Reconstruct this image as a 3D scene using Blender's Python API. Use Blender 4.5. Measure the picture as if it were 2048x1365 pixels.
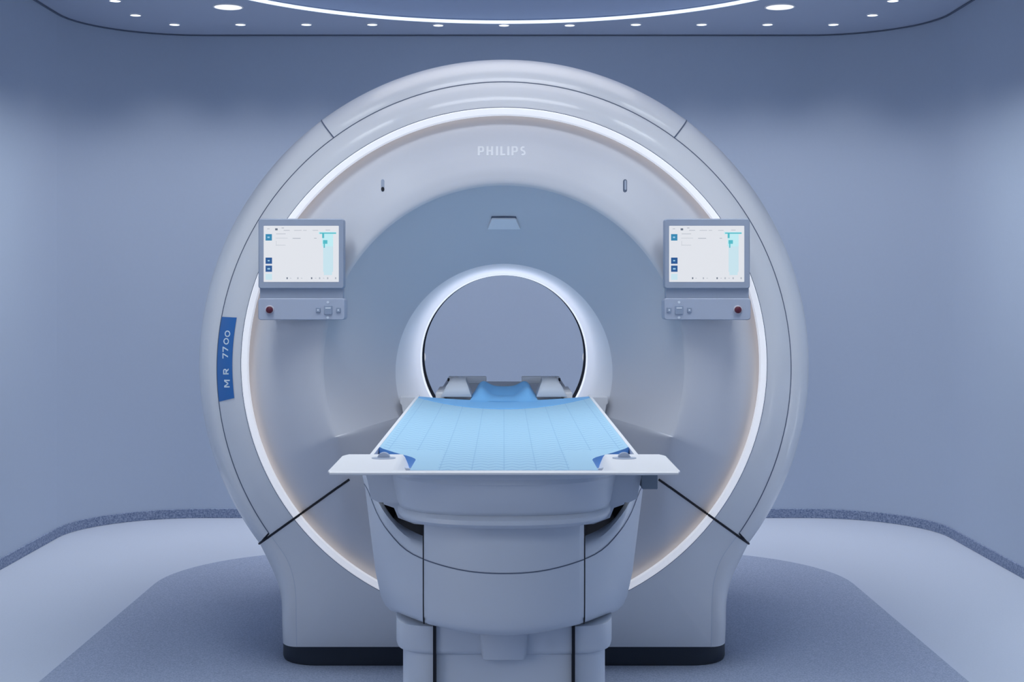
import bpy, bmesh, math, random
from mathutils import Vector, Matrix
from mathutils.bvhtree import BVHTree

random.seed(4)
PI = math.pi
scene = bpy.context.scene
C = scene.collection
for o in list(bpy.data.objects):
    bpy.data.objects.remove(o, do_unlink=True)

# ------------------------------------------------------------------ camera
F, CXP, HZ, CAMZ = 2800.0, 1008.0, 575.0, 1.35      # focal length (px), vanishing point, camera height
cd = bpy.data.cameras.new('camera')
cd.sensor_width = 36.0
cd.lens = F / 2048.0 * 36.0
cd.shift_x = (1024.0 - CXP) / 2048.0
cd.shift_y = -(682.5 - HZ) / 2048.0
cd.clip_start = 0.05
cam = bpy.data.objects.new('camera', cd)
C.objects.link(cam)
cam.location = (0, 0, CAMZ)
cam.rotation_euler = (PI / 2, 0, 0)
scene.camera = cam

# ------------------------------------------------------------------ world + view
w = bpy.data.worlds.new('world')
scene.world = w
w.use_nodes = True
w.node_tree.nodes['Background'].inputs[0].default_value = (0.3, 0.4, 0.6, 1)
w.node_tree.nodes['Background'].inputs[1].default_value = 0.05
vs = scene.view_settings
vs.view_transform = 'Standard'
vs.look = 'None'
vs.gamma = 1.0
vs.use_curve_mapping = False
vs.exposure = 0.03

# ------------------------------------------------------------------ lights
def area_light(name, loc, rot, sx, sy, power, col, spread=PI):
    l = bpy.data.lights.new(name, 'AREA')
    l.shape = 'RECTANGLE'; l.size = sx; l.size_y = sy
    l.energy = power; l.color = col; l.spread = spread
    o = bpy.data.objects.new(name, l); C.objects.link(o)
    o.location = loc; o.rotation_euler = rot
    return o
ROOM_Y1, ROOM_Y0, ROOM_X, CEIL = 8.19, -1.6, 2.41, 2.827
area_light('ceiling_panel_light', (0, 3.0, CEIL - .02), (0, 0, 0), 1.4, 1.2, 7, (1.0, 0.98, 0.96))
area_light('ceiling_panel_light', (0, -0.2, CEIL - .02), (0, 0, 0), 3.0, 1.6, 26, (0.9, 0.96, 1.0))
area_light('overhead_strip_light', (0, 4.05, CEIL - .02), (0, 0, 0), 1.0, 0.3, 5.7, (0.93, 0.96, 1.0))
area_light('recess_panel_light', (0, 5.9, CEIL + .14), (0, 0, 0), 1.9, 2.2, 8.5, (1.0, 0.96, 0.95), math.radians(125))
for sx in (-1, 1):          # added unseen strips in place of the downlight rows, brighten the side walls
    area_light('side_row_light', (sx * 1.60, 4.9, CEIL - .02), (0, math.radians(-27 * sx), 0), .14, 4.2, 13, (0.94, 0.98, 1.0), math.radians(66))
for sx in (-1, 1):
    area_light('front_side_light', (sx * 1.0, 3.7, CEIL - .02), (0, 0, 0), .4, 1.0, 8, (0.92, 0.98, 1.0), math.radians(100))
area_light('left_side_light', (-2.35, 0.8, 1.5), (0, -PI / 2, 0), 1.6, 1.6, 15, (1.0, 0.98, 0.95))

# ------------------------------------------------------------------ node helpers
def mat(name, col, rough=0.5, spec=0.5, coat=0.0, emit=None, estr=0.0, metal=0.0):
    m = bpy.data.materials.new(name); m.use_nodes = True
    b = m.node_tree.nodes['Principled BSDF']
    b.inputs['Base Color'].default_value = (*col, 1)
    b.inputs['Roughness'].default_value = rough
    b.inputs['Specular IOR Level'].default_value = spec
    b.inputs['Coat Weight'].default_value = coat
    b.inputs['Coat Roughness'].default_value = 0.07
    b.inputs['Metallic'].default_value = metal
    if emit:
        b.inputs['Emission Color'].default_value = (*emit, 1)
        b.inputs['Emission Strength'].default_value = estr
    return m

def noise_mat(name, c1, c2, scale, rough=0.9, bump=0.0, spec=0.2, detail=4, lo=.3, hi=.7, bscale=None, scale2=None):
    m = mat(name, c1, rough, spec)
    nt = m.node_tree; N = nt.nodes; L = nt.links
    b = N['Principled BSDF']
    tc = N.new('ShaderNodeTexCoord')
    n = N.new('ShaderNodeTexNoise'); n.inputs['Scale'].default_value = scale; n.inputs['Detail'].default_value = detail
    n.inputs['Roughness'].default_value = 0.7
    L.new(tc.outputs['Object'], n.inputs['Vector'])
    r = N.new('ShaderNodeMapRange'); r.inputs[1].default_value = lo; r.inputs[2].default_value = hi
    L.new(n.outputs[0], r.inputs[0])
    mx = N.new('ShaderNodeMix'); mx.data_type = 'RGBA'
    mx.inputs[6].default_value = (*c1, 1); mx.inputs[7].default_value = (*c2, 1)
    L.new(r.outputs[0], mx.inputs[0]); L.new(mx.outputs[2], b.inputs['Base Color'])
    if bump:
        bp = N.new('ShaderNodeBump'); bp.inputs['Strength'].default_value = bump; bp.inputs['Distance'].default_value = 0.004
        n2 = N.new('ShaderNodeTexNoise'); n2.inputs['Scale'].default_value = bscale or scale; n2.inputs['Detail'].default_value = 5
        L.new(tc.outputs['Object'], n2.inputs['Vector'])
        L.new(n2.outputs[0], bp.inputs['Height']); L.new(bp.outputs[0], b.inputs['Normal'])
    return m

M = {}
M['wall'] = noise_mat('wall_paint', (0.47, 0.545, 0.67), (0.48, 0.555, 0.68), 60, rough=0.75, bump=0.02, spec=0.25)
M['ceil'] = mat('ceiling_paint', (0.46, 0.52, 0.65), 0.7, 0.25)
M['cove'] = mat('cove_paint', (0.50, 0.58, 0.74), 0.7, 0.25)
M['floor'] = noise_mat('pale_vinyl_floor', (0.51, 0.57, 0.68), (0.55, 0.61, 0.72), 130, rough=0.6, bump=0.05, spec=0.35)
M['carpet'] = noise_mat('speckled_floor_inlay', (0.27, 0.325, 0.45), (0.41, 0.47, 0.61), 170, rough=0.85, bump=0.15, spec=0.2, lo=.38, hi=.62)
M['base'] = noise_mat('speckled_baseboard', (0.13, 0.18, 0.30), (0.36, 0.42, 0.56), 110, rough=0.8, spec=0.2, lo=.38, hi=.62)
M['white'] = mat('white_gloss_plastic', (0.79, 0.80, 0.83), 0.34, 0.5, coat=0.4)
M['face'] = mat('satin_face_plastic', (0.67, 0.685, 0.74), 0.42, 0.5)
M['table'] = mat('table_cover_plastic', (0.62, 0.67, 0.76), 0.38, 0.5, coat=0.1)
M['top'] = mat('table_top_laminate', (0.88, 0.89, 0.91), 0.4, 0.5)
M['lip'] = mat('bore_lip_plastic', (0.85, 0.87, 0.92), 0.4, 0.5)
M['bore'] = mat('bore_liner', (0.52, 0.57, 0.68), 0.5, 0.4)
M['seam'] = mat('seam_gasket', (0.12, 0.15, 0.22), 0.6, 0.3)
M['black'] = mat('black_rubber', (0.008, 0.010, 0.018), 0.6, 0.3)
M['plinth'] = mat('dark_plinth', (0.022, 0.030, 0.045), 0.5, 0.4)
M['ring'] = mat('ring_diffuser', (0.9, 0.9, 0.92), 0.5, 0.3, emit=(0.95, 0.95, 1.0), estr=0.36)
M['warm'] = mat('warm_led_strip', (0.9, 0.87, 0.84), 0.5, 0.3, emit=(1.0, 0.85, 0.74), estr=0.62)
M['glow'] = mat('bore_diffuser', (0.85, 0.88, 0.95), 0.5, 0.3, emit=(0.86, 0.90, 1.0), estr=0.68)
M['strip'] = mat('added_strip_glow', (0.9, 0.9, 0.9), 0.5, 0.3, emit=(0.95, 0.97, 1.0), estr=9.0)
M['rear_fill'] = mat('rear_fill_glow', (0.85, 0.88, 0.95), 0.5, 0.3, emit=(0.9, 0.94, 1.0), estr=3.5)
M['blue_label'] = mat('blue_label', (0.028, 0.17, 0.50), 0.4, 0.5)
M['letter'] = mat('label_lettering', (0.86, 0.95, 1.0), 0.5, 0.5)
M['logo'] = mat('logo_lettering', (0.95, 0.96, 0.98), 0.6, 0.3)
M['bezel'] = mat('display_bezel', (0.38, 0.43, 0.54), 0.45, 0.4)
M['panel'] = mat('control_panel_plastic', (0.46, 0.51, 0.63), 0.45, 0.4)
M['key'] = mat('key_plastic', (0.32, 0.38, 0.50), 0.4, 0.5)
M['keyink'] = mat('key_symbol', (0.75, 0.80, 0.88), 0.4, 0.5)
M['stop'] = mat('stop_button_red', (0.11, 0.012, 0.03), 0.35, 0.5)
M['stopring'] = mat('stop_button_collar', (0.60, 0.58, 0.66), 0.4, 0.5)
M['block'] = mat('coil_block_plastic', (0.62, 0.66, 0.72), 0.45, 0.4)
M['grey_box'] = mat('grey_box_plastic', (0.20, 0.25, 0.31), 0.5, 0.4)
M['clip'] = mat('grey_clip', (0.42, 0.48, 0.60), 0.4, 0.5)
M['pad_dark'] = mat('mid_blue_vinyl', (0.21, 0.52, 0.90), 0.5, 0.4)
M['pad_edge'] = mat('deep_blue_vinyl', (0.06, 0.22, 0.58), 0.5, 0.4)
M['lamp'] = mat('lamp_diffuser', (0.9, 0.9, 0.9), 0.5, 0.3, emit=(0.88, 0.93, 1.0), estr=1.6)
M['lamp_warm'] = mat('large_lamp_diffuser', (0.9, 0.9, 0.9), 0.5, 0.3, emit=(0.95, 0.95, 1.0), estr=1.0)
M['cove_led'] = mat('cove_led_strip', (0.9, 0.9, 0.9), 0.5, 0.3, emit=(0.72, 0.83, 1.0), estr=1.1)
M['scr_bg'] = mat('screen_background', (0.1, 0.1, 0.1), 0.4, 0.2, emit=(0.79, 0.81, 0.86), estr=0.86)
def emat(n, c, s=1.0):
    return mat(n, (0.02, 0.02, 0.02), 0.4, 0.2, emit=c, estr=s)
M['scr_teal'] = emat('screen_teal_key', (0.03, 0.23, 0.42))
M['scr_navy'] = emat('screen_navy_key', (0.015, 0.085, 0.27))
M['scr_pale'] = emat('screen_pale_blue', (0.55, 0.74, 0.82))
M['scr_cyan'] = emat('screen_cyan', (0.08, 0.47, 0.55))
M['scr_halo'] = emat('screen_light_cyan', (0.50, 0.80, 0.86))
M['scr_grey'] = emat('screen_grey_text', (0.42, 0.45, 0.52))
M['scr_dark'] = emat('screen_dark_icon', (0.13, 0.16, 0.22))
M['scr_lite'] = emat('screen_icon_light', (0.30, 0.55, 0.75))

def chevron_material():
    m = mat('light_blue_ribbed_vinyl', (0.30, 0.55, 0.80), 0.55, 0.35)
    nt = m.node_tree; N = nt.nodes; L = nt.links
    b = N['Principled BSDF']
    tc = N.new('ShaderNodeTexCoord'); sp = N.new('ShaderNodeSeparateXYZ')
    L.new(tc.outputs['Object'], sp.inputs[0])
    def mth(op, a, b_=None, c=None):
        n = N.new('ShaderNodeMath'); n.operation = op
        for i, v in enumerate((a, b_, c)):
            if v is None: continue
            if isinstance(v, (int, float)): n.inputs[i].default_value = v
            else: L.new(v, n.inputs[i])
        return n.outputs[0]
    x = sp.outputs[0]; y = sp.outputs[1]
    u = mth('DIVIDE', x, 0.033)
    tri = mth('ABSOLUTE', mth('SUBTRACT', mth('FRACT', mth('ADD', u, 100.0)), 0.5))
    v = mth('ADD', mth('DIVIDE', y, 0.048), mth('MULTIPLY', tri, 0.9))
    fv = mth('ABSOLUTE', mth('SUBTRACT', mth('FRACT', mth('ADD', v, 100.0)), 0.5))
    row = mth('MULTIPLY', mth('SUBTRACT', 0.12, fv), 8.0)
    row = mth('MINIMUM', mth('MAXIMUM', row, 0.0), 1.0)
    # thin column lines every 0.066 m
    cu = mth('ABSOLUTE', mth('SUBTRACT', mth('FRACT', mth('ADD', mth('DIVIDE', x, 0.066), 100.5)), 0.5))
    colm = mth('MINIMUM', mth('MAXIMUM', mth('MULTIPLY', mth('SUBTRACT', 0.03, cu), 40.0), 0.0), 1.0)
    inner = mth('MAXIMUM', mth('LESS_THAN', mth('ABSOLUTE', x), 0.136), mth('MULTIPLY', mth('LESS_THAN', mth('ABSOLUTE', x), 0.28), mth('GREATER_THAN', y, -0.60)))
    msk = mth('MULTIPLY', mth('MAXIMUM', mth('MULTIPLY', row, 0.9), mth('MULTIPLY', colm, 0.4)), inner)
    mx = N.new('ShaderNodeMix'); mx.data_type = 'RGBA'
    mx.inputs[6].default_value = (0.39, 0.64, 0.82, 1); mx.inputs[7].default_value = (0.16, 0.37, 0.62, 1)
    L.new(msk, mx.inputs[0]); L.new(mx.outputs[2], b.inputs['Base Color'])
    bp = N.new('ShaderNodeBump'); bp.inputs['Strength'].default_value = 0.25; bp.inputs['Distance'].default_value = 0.002
    bp.invert = True
    L.new(msk, bp.inputs['Height']); L.new(bp.outputs[0], b.inputs['Normal'])
    return m
M['pad'] = chevron_material()

# ------------------------------------------------------------------ object helpers
def empty(name, loc, label=None, cat=None, group=None):
    o = bpy.data.objects.new(name, None); C.objects.link(o)
    o.location = loc; o.empty_display_size = .1
    tag(o, label, cat, group)
    return o
def tag(o, label=None, cat=None, group=None, kind=None):
    if label: o['label'] = label
    if cat: o['category'] = cat
    if group: o['group'] = group
    if kind: o['kind'] = kind
    return o
def root_of(p):
    while p.parent: p = p.parent
    return p
def obj(name, verts, faces, mats, parent=None, origin=None, smooth=40, fmat=None):
    """verts in world space; stored relative to the parent's root (or origin)."""
    org = Vector(root_of(parent).location) if parent else Vector(origin or (0, 0, 0))
    me = bpy.data.meshes.new(name)
    me.from_pydata([tuple(Vector(v) - org) for v in verts], [], faces)
    if not isinstance(mats, (list, tuple)): mats = [mats]
    for m in mats: me.materials.append(m)
    if fmat:
        me.polygons.foreach_set('material_index', fmat)
    bm = bmesh.new(); bm.from_mesh(me)
    bmesh.ops.remove_doubles(bm, verts=bm.verts, dist=1e-6)
    bmesh.ops.recalc_face_normals(bm, faces=bm.faces)
    bm.to_mesh(me); bm.free()
    if smooth:
        me.polygons.foreach_set('use_smooth', [True] * len(me.polygons))
        me.set_sharp_from_angle(angle=math.radians(smooth))
    o = bpy.data.objects.new(name, me); C.objects.link(o)
    if parent: o.parent = parent
    elif origin: o.location = origin
    return o

class MB:
    def __init__(s): s.v = []; s.f = []; s.m = []
    def add(s, verts, faces, mi=0):
        n = len(s.v); s.v += [tuple(v) for v in verts]
        s.f += [tuple(i + n for i in f) for f in faces]; s.m += [mi] * len(faces)
        return s
    def loft(s, loops, closed=True, cap0=False, cap1=False, mi=0):
        k = len(loops[0]); vs = [p for l in loops for p in l]; fs = []
        for a in range(len(loops) - 1):
            for i in range(k if closed else k - 1):
                j = (i + 1) % k
                fs.append((a * k + i, a * k + j, (a + 1) * k + j, (a + 1) * k + i))
        if cap0: fs.append(tuple(range(k)))
        if cap1: fs.append(tuple((len(loops) - 1) * k + i for i in range(k)))
        return s.add(vs, fs, mi)
    def box(s, x0, x1, y0, y1, z0, z1, mi=0, bev=0.0):
        if bev <= 0:
            v = [(x, y, z) for z in (z0, z1) for y in (y0, y1) for x in (x0, x1)]
            return s.add(v, [(0, 1, 3, 2), (4, 6, 7, 5), (0, 4, 5, 1), (2, 3, 7, 6), (0, 2, 6, 4), (1, 5, 7, 3)], mi)
        bm = bmesh.new(); bmesh.ops.create_cube(bm, size=1.0)
        for v in bm.verts:
            v.co = Vector((x0 + (v.co.x + .5) * (x1 - x0), y0 + (v.co.y + .5) * (y1 - y0), z0 + (v.co.z + .5) * (z1 - z0)))
        bmesh.ops.bevel(bm, geom=list(bm.edges), offset=bev, segments=3, profile=.5, affect='EDGES')
        bm.verts.index_update()
        s.add([v.co[:] for v in bm.verts], [tuple(v.index for v in f.verts) for f in bm.faces], mi)
        bm.free(); return s
    def prism(s, poly, axis, a, b, mi=0):
        """poly of 2D points, extruded along axis ('x','y','z') from a to b."""
        def P(p, t):
            return {'x': (t, p[0], p[1]), 'y': (p[0], t, p[1]), 'z': (p[0], p[1], t)}[axis]
        return s.loft([[P(p, a) for p in poly], [P(p, b) for p in poly]], True, True, True, mi)
    def tube(s, pts, r, n=8, mi=0, caps=True):
        pts = [Vector(p) for p in pts]; loops = []
        up = Vector((0, 1, 0))
        for i, p in enumerate(pts):
            d = (pts[min(i + 1, len(pts) - 1)] - pts[max(i - 1, 0)]).normalized()
            a = d.cross(up)
            if a.length < 1e-3: a = d.cross(Vector((0, 0, 1)))
            a.normalize(); b = d.cross(a).normalized()
            loops.append([tuple(p + a * (r * math.cos(2 * PI * k / n)) + b * (r * math.sin(2 * PI * k / n))) for k in range(n)])
        return s.loft(loops, True, caps, caps, mi)
    def disc(s, c, nrm, r, h, n=24, mi=0, dome=0.0):
        c = Vector(c); nrm = Vector(nrm).normalized()
        a = nrm.cross(Vector((0, 0, 1)));
        if a.length < 1e-3: a = nrm.cross(Vector((1, 0, 0)))
        a.normalize(); b = nrm.cross(a)
        def ring(rr, hh): return [tuple(c + nrm * hh + a * (rr * math.cos(2 * PI * k / n)) + b * (rr * math.sin(2 * PI * k / n))) for k in range(n)]
        loops = [ring(r, 0), ring(r, h * .8), ring(r * .95, h)]
        if dome:
            for q in (.75, .5, .25, .05): loops.append(ring(r * .95 * q, h + dome * (1 - q * q)))
        return s.loft(loops, True, True, True, mi)
    def build(s, name, mats, parent=None, origin=None, smooth=40):
        return obj(name, s.v, s.f, mats, parent, origin, smooth, s.m)

def px(x, y, Y):
    """the point at depth Y that the measured picture position (x, y) belongs to"""
    return Vector(((x - CXP) * Y / F, Y, CAMZ - (y - HZ) * Y / F))
def lerp(a, b, t): return a + (b - a) * t
def interp(tab, x):
    if x <= tab[0][0]: return tab[0][1]
    for (x0, y0), (x1, y1) in zip(tab, tab[1:]):
        if x <= x1: return lerp(y0, y1, (x - x0) / (x1 - x0))
    return tab[-1][1]
def catmull(pts, n=8):
    out = []
    P = [pts[0]] + list(pts) + [pts[-1]]
    for i in range(1, len(P) - 2):
        p0, p1, p2, p3 = (Vector(q) for q in P[i - 1:i + 3])
        for k in range(n):
            t = k / n
            out.append(0.5 * ((2 * p1) + (-p0 + p2) * t + (2 * p0 - 5 * p1 + 4 * p2 - p3) * t * t + (-p0 + 3 * p1 - 3 * p2 + p3) * t ** 3))
    out.append(Vector(pts[-1]))
    return out

# ================================================================== ROOM
def plan(off=0.0, n=14, y0=ROOM_Y0, R=0.65):
    """right front -> right back corner -> left back corner -> left front, room plan inset by off"""
    X = ROOM_X - off; Y1 = ROOM_Y1 - off; r = R - off
    pts = [(X, y0)]
    for k in range(n + 1):
        a = k / n * PI / 2
        pts.append((X - r + r * math.cos(a), Y1 - r + r * math.sin(a)))
    for k in range(n + 1):
        a = PI / 2 + k / n * PI / 2
        pts.append((-X + r + r * math.cos(a), Y1 - r + r * math.sin(a)))
    pts.append((-X, y0))
    return pts
pl = plan()
h = len(pl) // 2
q1, q2 = 1 + 14 // 2 + 4, len(pl) - 1 - (1 + 14 // 2 + 4) + 0
def wall(name, pts):
    mb = MB()
    outer = []
    mb.loft([[(x, y, 0) for x, y in pts], [(x, y, CEIL + .02) for x, y in pts]], closed=False)
    return tag(mb.build(name, M['wall']), kind='structure')
wall('wall_right', pl[:2 + 0] + pl[2:2])
wall('wall_back', pl[1:-1])
wall('wall_left', pl[-2:])
tag(MB().box(-ROOM_X, ROOM_X, ROOM_Y0 - .1, ROOM_Y0, 0, CEIL).build('wall_front', M['wall']), kind='structure')
# floor
mb = MB()
mb.add([(x, y, 0) for x, y in pl], [tuple(range(len(pl)))])
mb.add([(x, y, -.05) for x, y in pl], [tuple(range(len(pl)))])
tag(mb.build('floor', M['floor'], smooth=0), kind='structure')
# darker inlay
def rounded_inlay(X, Y0, Y1, r, n=16):
    p = [(X, Y0)]
    for k in range(n + 1):
        a = k / n * PI / 2; p.append((X - r + r * math.cos(a), Y1 - r + r * math.sin(a)))
    for k in range(n + 1):
        a = PI / 2 + k / n * PI / 2; p.append((-X + r + r * math.cos(a), Y1 - r + r * math.sin(a)))
    p.append((-X, Y0)); return p
MBi = MB().prism(rounded_inlay(1.588, -.6, 7.16, .80), 'z', 0.0, 0.002)
tag(MBi.build('trim_1', M['carpet'], smooth=0), kind='structure', label='darker speckled floor inlay with rounded corners under the scanner')
# baseboards
pi_ = plan(0.008)
def baseboard(name, a, b):
    A = pl[a:b]; B = pi_[a:b]
    loops = [[(x, y, 0.001) for x, y in B], [(x, y, .052) for x, y in B], [(x, y, .054) for x, y in A]]
    tag(MB().loft(loops, closed=False).build(name, M['base'], smooth=30), kind='structure')
baseboard('baseboard_right', 0, 2)
baseboard('baseboard_back', 1, len(pl) - 1)
baseboard('baseboard_left', len(pl) - 2, len(pl))
# ceiling with a round recess
RC, RCY, RCH = 1.65, 6.18, 0.16
NC = 128
bm = bmesh.new()
pc = plan(0.0)
vo = [bm.verts.new((x, y, CEIL)) for x, y in pc]
vi = [bm.verts.new((RC * math.cos(2 * PI * k / NC), RCY + RC * math.sin(2 * PI * k / NC), CEIL)) for k in range(NC)]
eo = [bm.edges.new((vo[i], vo[(i + 1) % len(vo)])) for i in range(len(vo))]
ei = [bm.edges.new((vi[i], vi[(i + 1) % NC])) for i in range(NC)]
bmesh.ops.triangle_fill(bm, use_beauty=True, use_dissolve=False, edges=eo + ei)
# remove triangles that fell inside the circle
for f in list(bm.faces):
    c = f.calc_center_median()
    if (c.x ** 2 + (c.y - RCY) ** 2) ** .5 < RC * 0.99 and all(abs((v.co.x ** 2 + (v.co.y - RCY) ** 2) ** .5 - RC) < 1e-4 for v in f.verts):
        bm.faces.remove(f)
bm.verts.index_update()
mbc = MB().add([v.co[:] for v in bm.verts], [tuple(v.index for v in f.verts) for f in bm.faces])
bm.free()
circ = lambda r, z: [(r * math.cos(2 * PI * k / NC), RCY + r * math.sin(2 * PI * k / NC), z) for k in range(NC)]
mbc.loft([circ(RC, CEIL), circ(RC, CEIL + .004), circ(RC + .03, CEIL + .03), circ(RC + .03, CEIL + RCH), circ(RC - .25, CEIL + RCH + .06), circ(.3, CEIL + RCH + .10)], cap1=True, mi=1)
mbc.box(-ROOM_X - .1, ROOM_X + .1, ROOM_Y0 - .1, ROOM_Y1 + .1, CEIL + RCH + .12, CEIL + RCH + .17)
tag(mbc.build('ceiling', [M['ceil'], M['cove']], smooth=30), kind='structure')
# dark shadow gap between wall and ceiling
ps = plan(0.012)
mbg = MB().loft([[(x, y, CEIL - .001) for x, y in ps], [(x, y, CEIL - .007) for x, y in ps], [(x, y, CEIL - .007) for x, y in pl]], closed=False)
tag(mbg.build('trim_2', M['seam'], smooth=0), kind='structure')
# cove light strip (lip of the recess)
cl = MB().loft([circ(RC + .001, CEIL - .002), circ(RC - .012, CEIL - .002), circ(RC - .012, CEIL + .014), circ(RC + .001, CEIL + .014), circ(RC + .001, CEIL - .002)])
tag(cl.build('cove_light', M['cove_led']), label='thin glowing white light ring around the round ceiling recess', cat='light')

# ceiling downlights
def downlight(x, y, r, big, label, group=None):
    o = empty('ceiling_lamp' if big else 'downlight', (x, y, CEIL), label, 'ceiling light', group)
    m = MB()
    n = 28
    ring = lambda rr, z: [(x + rr * math.cos(2 * PI * k / n), y + rr * math.sin(2 * PI * k / n), z) for k in range(n)]
    m.loft([ring(r, CEIL - .0005), ring(r, CEIL - .004), ring(r * .9, CEIL - .005), ring(r * .9, CEIL - .0005)])
    m.build('frame', M['top'], o)
    m2 = MB().loft([ring(r * .9, CEIL - .0015), ring(r * .9, CEIL - .0035)], cap0=True, cap1=True)
    m2.build('diffuser', M['lamp_warm'] if big else M['lamp'], o)
    l = bpy.data.lights.new('lamp_light', 'SPOT')
    l.energy = 2 if big else 27
    l.spot_size = math.radians(90 if big else 98); l.spot_blend = 1.0
    l.shadow_soft_size = .10 if big else .20
    l.color = (1.0, .97, .95) if big else (0.97, 0.97, 1.0)
    lo = bpy.data.objects.new('lamp_light', l); C.objects.link(lo)
    lo.parent = o; lo.location = (0, 0, -.02)
    return o
ords = ['leftmost', 'second from the left', 'third from the left', 'fourth from the left', 'fifth from the left',
        'middle', 'fifth from the right', 'fourth from the right', 'third from the right', 'second from the right', 'rightmost']
for k in range(11):
    x = (k - 5) * .3695
    yy = 7.85
    if abs(x) < .5: yy = 7.872
    downlight(x, yy, .031, False, 'small round white downlight, %s of the long row' % ords[k]
              if k != 5 else 'small round white downlight in the middle of the long row, touching the glowing ring',
              'small downlights round the ceiling edge')
for sx, nm in ((-1, 'left'), (1, 'right')):
    downlight(sx * 1.995, 7.58, .031, False, 'small round downlight at the %s corner of the ceiling, just before the back row' % nm, 'small downlights round the ceiling edge')
    downlight(sx * 2.0, 7.20, .031, False, 'small round downlight cut by the top of the picture on the %s' % nm, 'small downlights round the ceiling edge')
    downlight(sx * 1.45, 7.36, .080, True, 'large oval-looking round ceiling lamp on the %s of the glowing ring' % nm, 'large round ceiling lamps')

for yy in (3.6, 5.1):  # added strips outside the frame, put thin highlights on the scanner's right edge
    t_ = MB().box(ROOM_X - .03, ROOM_X - .005, yy - .015, yy + .015, .06, .82, bev=.004).build('added_wall_strip', M['strip'], None, origin=(ROOM_X - .02, yy, .06))
    tag(t_, 'added unseen slim vertical light strip on the right wall, %s the camera' % ('nearer to' if yy < 4 else 'farther from'), 'added light strip', 'added slim vertical light strips')

# ================================================================== SCANNER
scanner = empty('mri_scanner', (0, 5.6, 0), 'large white ring-shaped MRI scanner with a glowing round bore in the middle of the room', 'MRI scanner')

def half_l2(n1=110):
    """silhouette outline, right half, top -> bottom centre"""
    R, cz, Y = 1.078, 1.082, 5.05
    pts = []
    for k in range(n1 + 1):
        a = math.radians(126.6) * k / n1
        pts.append(Vector((R * math.sin(a), Y, cz + R * math.cos(a))))
    tail = [(pts[-1].x, pts[-1].z), (.815, .316), (.797, .235), (.796, .14), (.796, .075)]
    c = catmull([Vector((x, Y, z)) for x, z in tail], 10)
    pts += c[1:]
    nb = 30
    for k in range(1, nb + 1):
        pts.append(Vector((.796 * (1 - k / nb), Y, .075)))
    return pts
def Y1(z): return 4.72 + (0.24 * (max(0, 1.07 - z) / .995) ** 2.2)
def Y0(z): return 4.66 + (0.17 * (max(0, 1.09 - z) / .86) ** 2)
def pxz(x, y, Yf):
    Y = Yf(1.0)
    for _ in range(25): Y = Yf(CAMZ - (y - HZ) * Y / F)
    return px(x, y, Y)
def half_l1(n1=110):
    pts = []
    a1 = math.radians(125.0)
    for k in range(n1 + 1):
        a = a1 * k / n1
        pts.append(pxz(CXP + 574 * math.sin(a), 738 - 574 * math.cos(a), Y1))
    tail = [pts[-1]]
    for (dx, y) in ((436, 1116), (421, 1158), (416.5, 1195), (415.5, 1240), (415, 1291)):
        tail.append(pxz(CXP + dx, y, Y1))
    tail[-1].z = .075; tail[-1].y = Y1(.075)
    pts += catmull(tail, 8)[1:]
    xb = pts[-1].x; yb_ = pts[-1].y
    nb = 30
    for k in range(1, nb + 1):
        pts.append(Vector((xb * (1 - k / nb), yb_, .075)))
    return pts
L2h, L1h = half_l2(), half_l1()
assert len(L2h) == len(L1h), (len(L2h), len(L1h))
NH = len(L1h)
def full(half):
    """closed loop: right half top->bottom then left half bottom->top"""
    return half + [Vector((-p.x, p.y, p.z)) for p in half[-2:0:-1]]
CE = (0.0, 1.0937)
def ellipse_at(dirx, dirz, a, b, cz, Y):
    """point of the ellipse in direction angle"""
    ang = math.atan2(dirx / a, dirz / b)
    return Vector((a * math.sin(ang), Y, cz + b * math.cos(ang)))
def ell_half(a, b, dY):
    """ring outline with half-axes a, b measured at the ring plane, following the slight backward lean of the lower half"""
    out = []
    for p in L1h:
        ang = math.atan2(p.x / a, (p.z - 1.08) / b)
        q = pxz(CXP + a * math.sin(ang), 729 - b * math.cos(ang), lambda z: Y0(z) + 0 * dY)
        out.append(q + Vector((0, dY, 0)))
    out[0].x = 0; out[-1].x = 0
    return out
L0o = ell_half(526, 514, 0)
L0b = ell_half(523, 511, -.008)
L0c = ell_half(513, 500, -.008)
L0i = ell_half(510, 497, -.002)
iS = 110                                     # index of the dark split
i37 = int(round(37.1 / 126.6 * 110))
def quarter(p1, p2, a):
    s, c = math.sin(a), 1 - math.cos(a)
    return Vector((lerp(p1.x, p2.x, s), lerp(p1.y, p2.y, c), lerp(p1.z, p2.z, s)))
def shell_loops(idx):
    rows = []
    for k in range(0, 9):
        a = PI / 2 * k / 8
        rows.append([quarter(L1h[i], L2h[i], a) for i in idx])
    for Y, sc in ((5.4, 1.0), (6.0, 1.0), (6.35, .995), (6.5, .97)):
        rows.append([Vector((L2h[i].x * sc, Y, lerp(1.08, L2h[i].z, sc) if L2h[i].z > .3 else L2h[i].z)) for i in idx])
    return rows
def mirror(rows): return [[Vector((-p.x, p.y, p.z)) for p in r] for r in rows]
# outer shell panels
top_idx = list(range(i37, -1, -1)); 
rows = shell_loops(range(0, i37 + 1)); rl = mirror(rows)
MB().loft([list(reversed(a))[:-1] + b for a, b in zip(rl, rows)], closed=False).build('top_cover', M['white'], scanner)
for nm, fn in (('side_cover', lambda r: r), ('side_cover', mirror)):
    MB().loft(fn(shell_loops(range(i37, iS + 1))), closed=False).build(nm, M['white'], scanner)
    MB().loft(fn(shell_loops(range(iS, NH))), closed=False).build('base_cover', M['white'], scanner)
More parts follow.
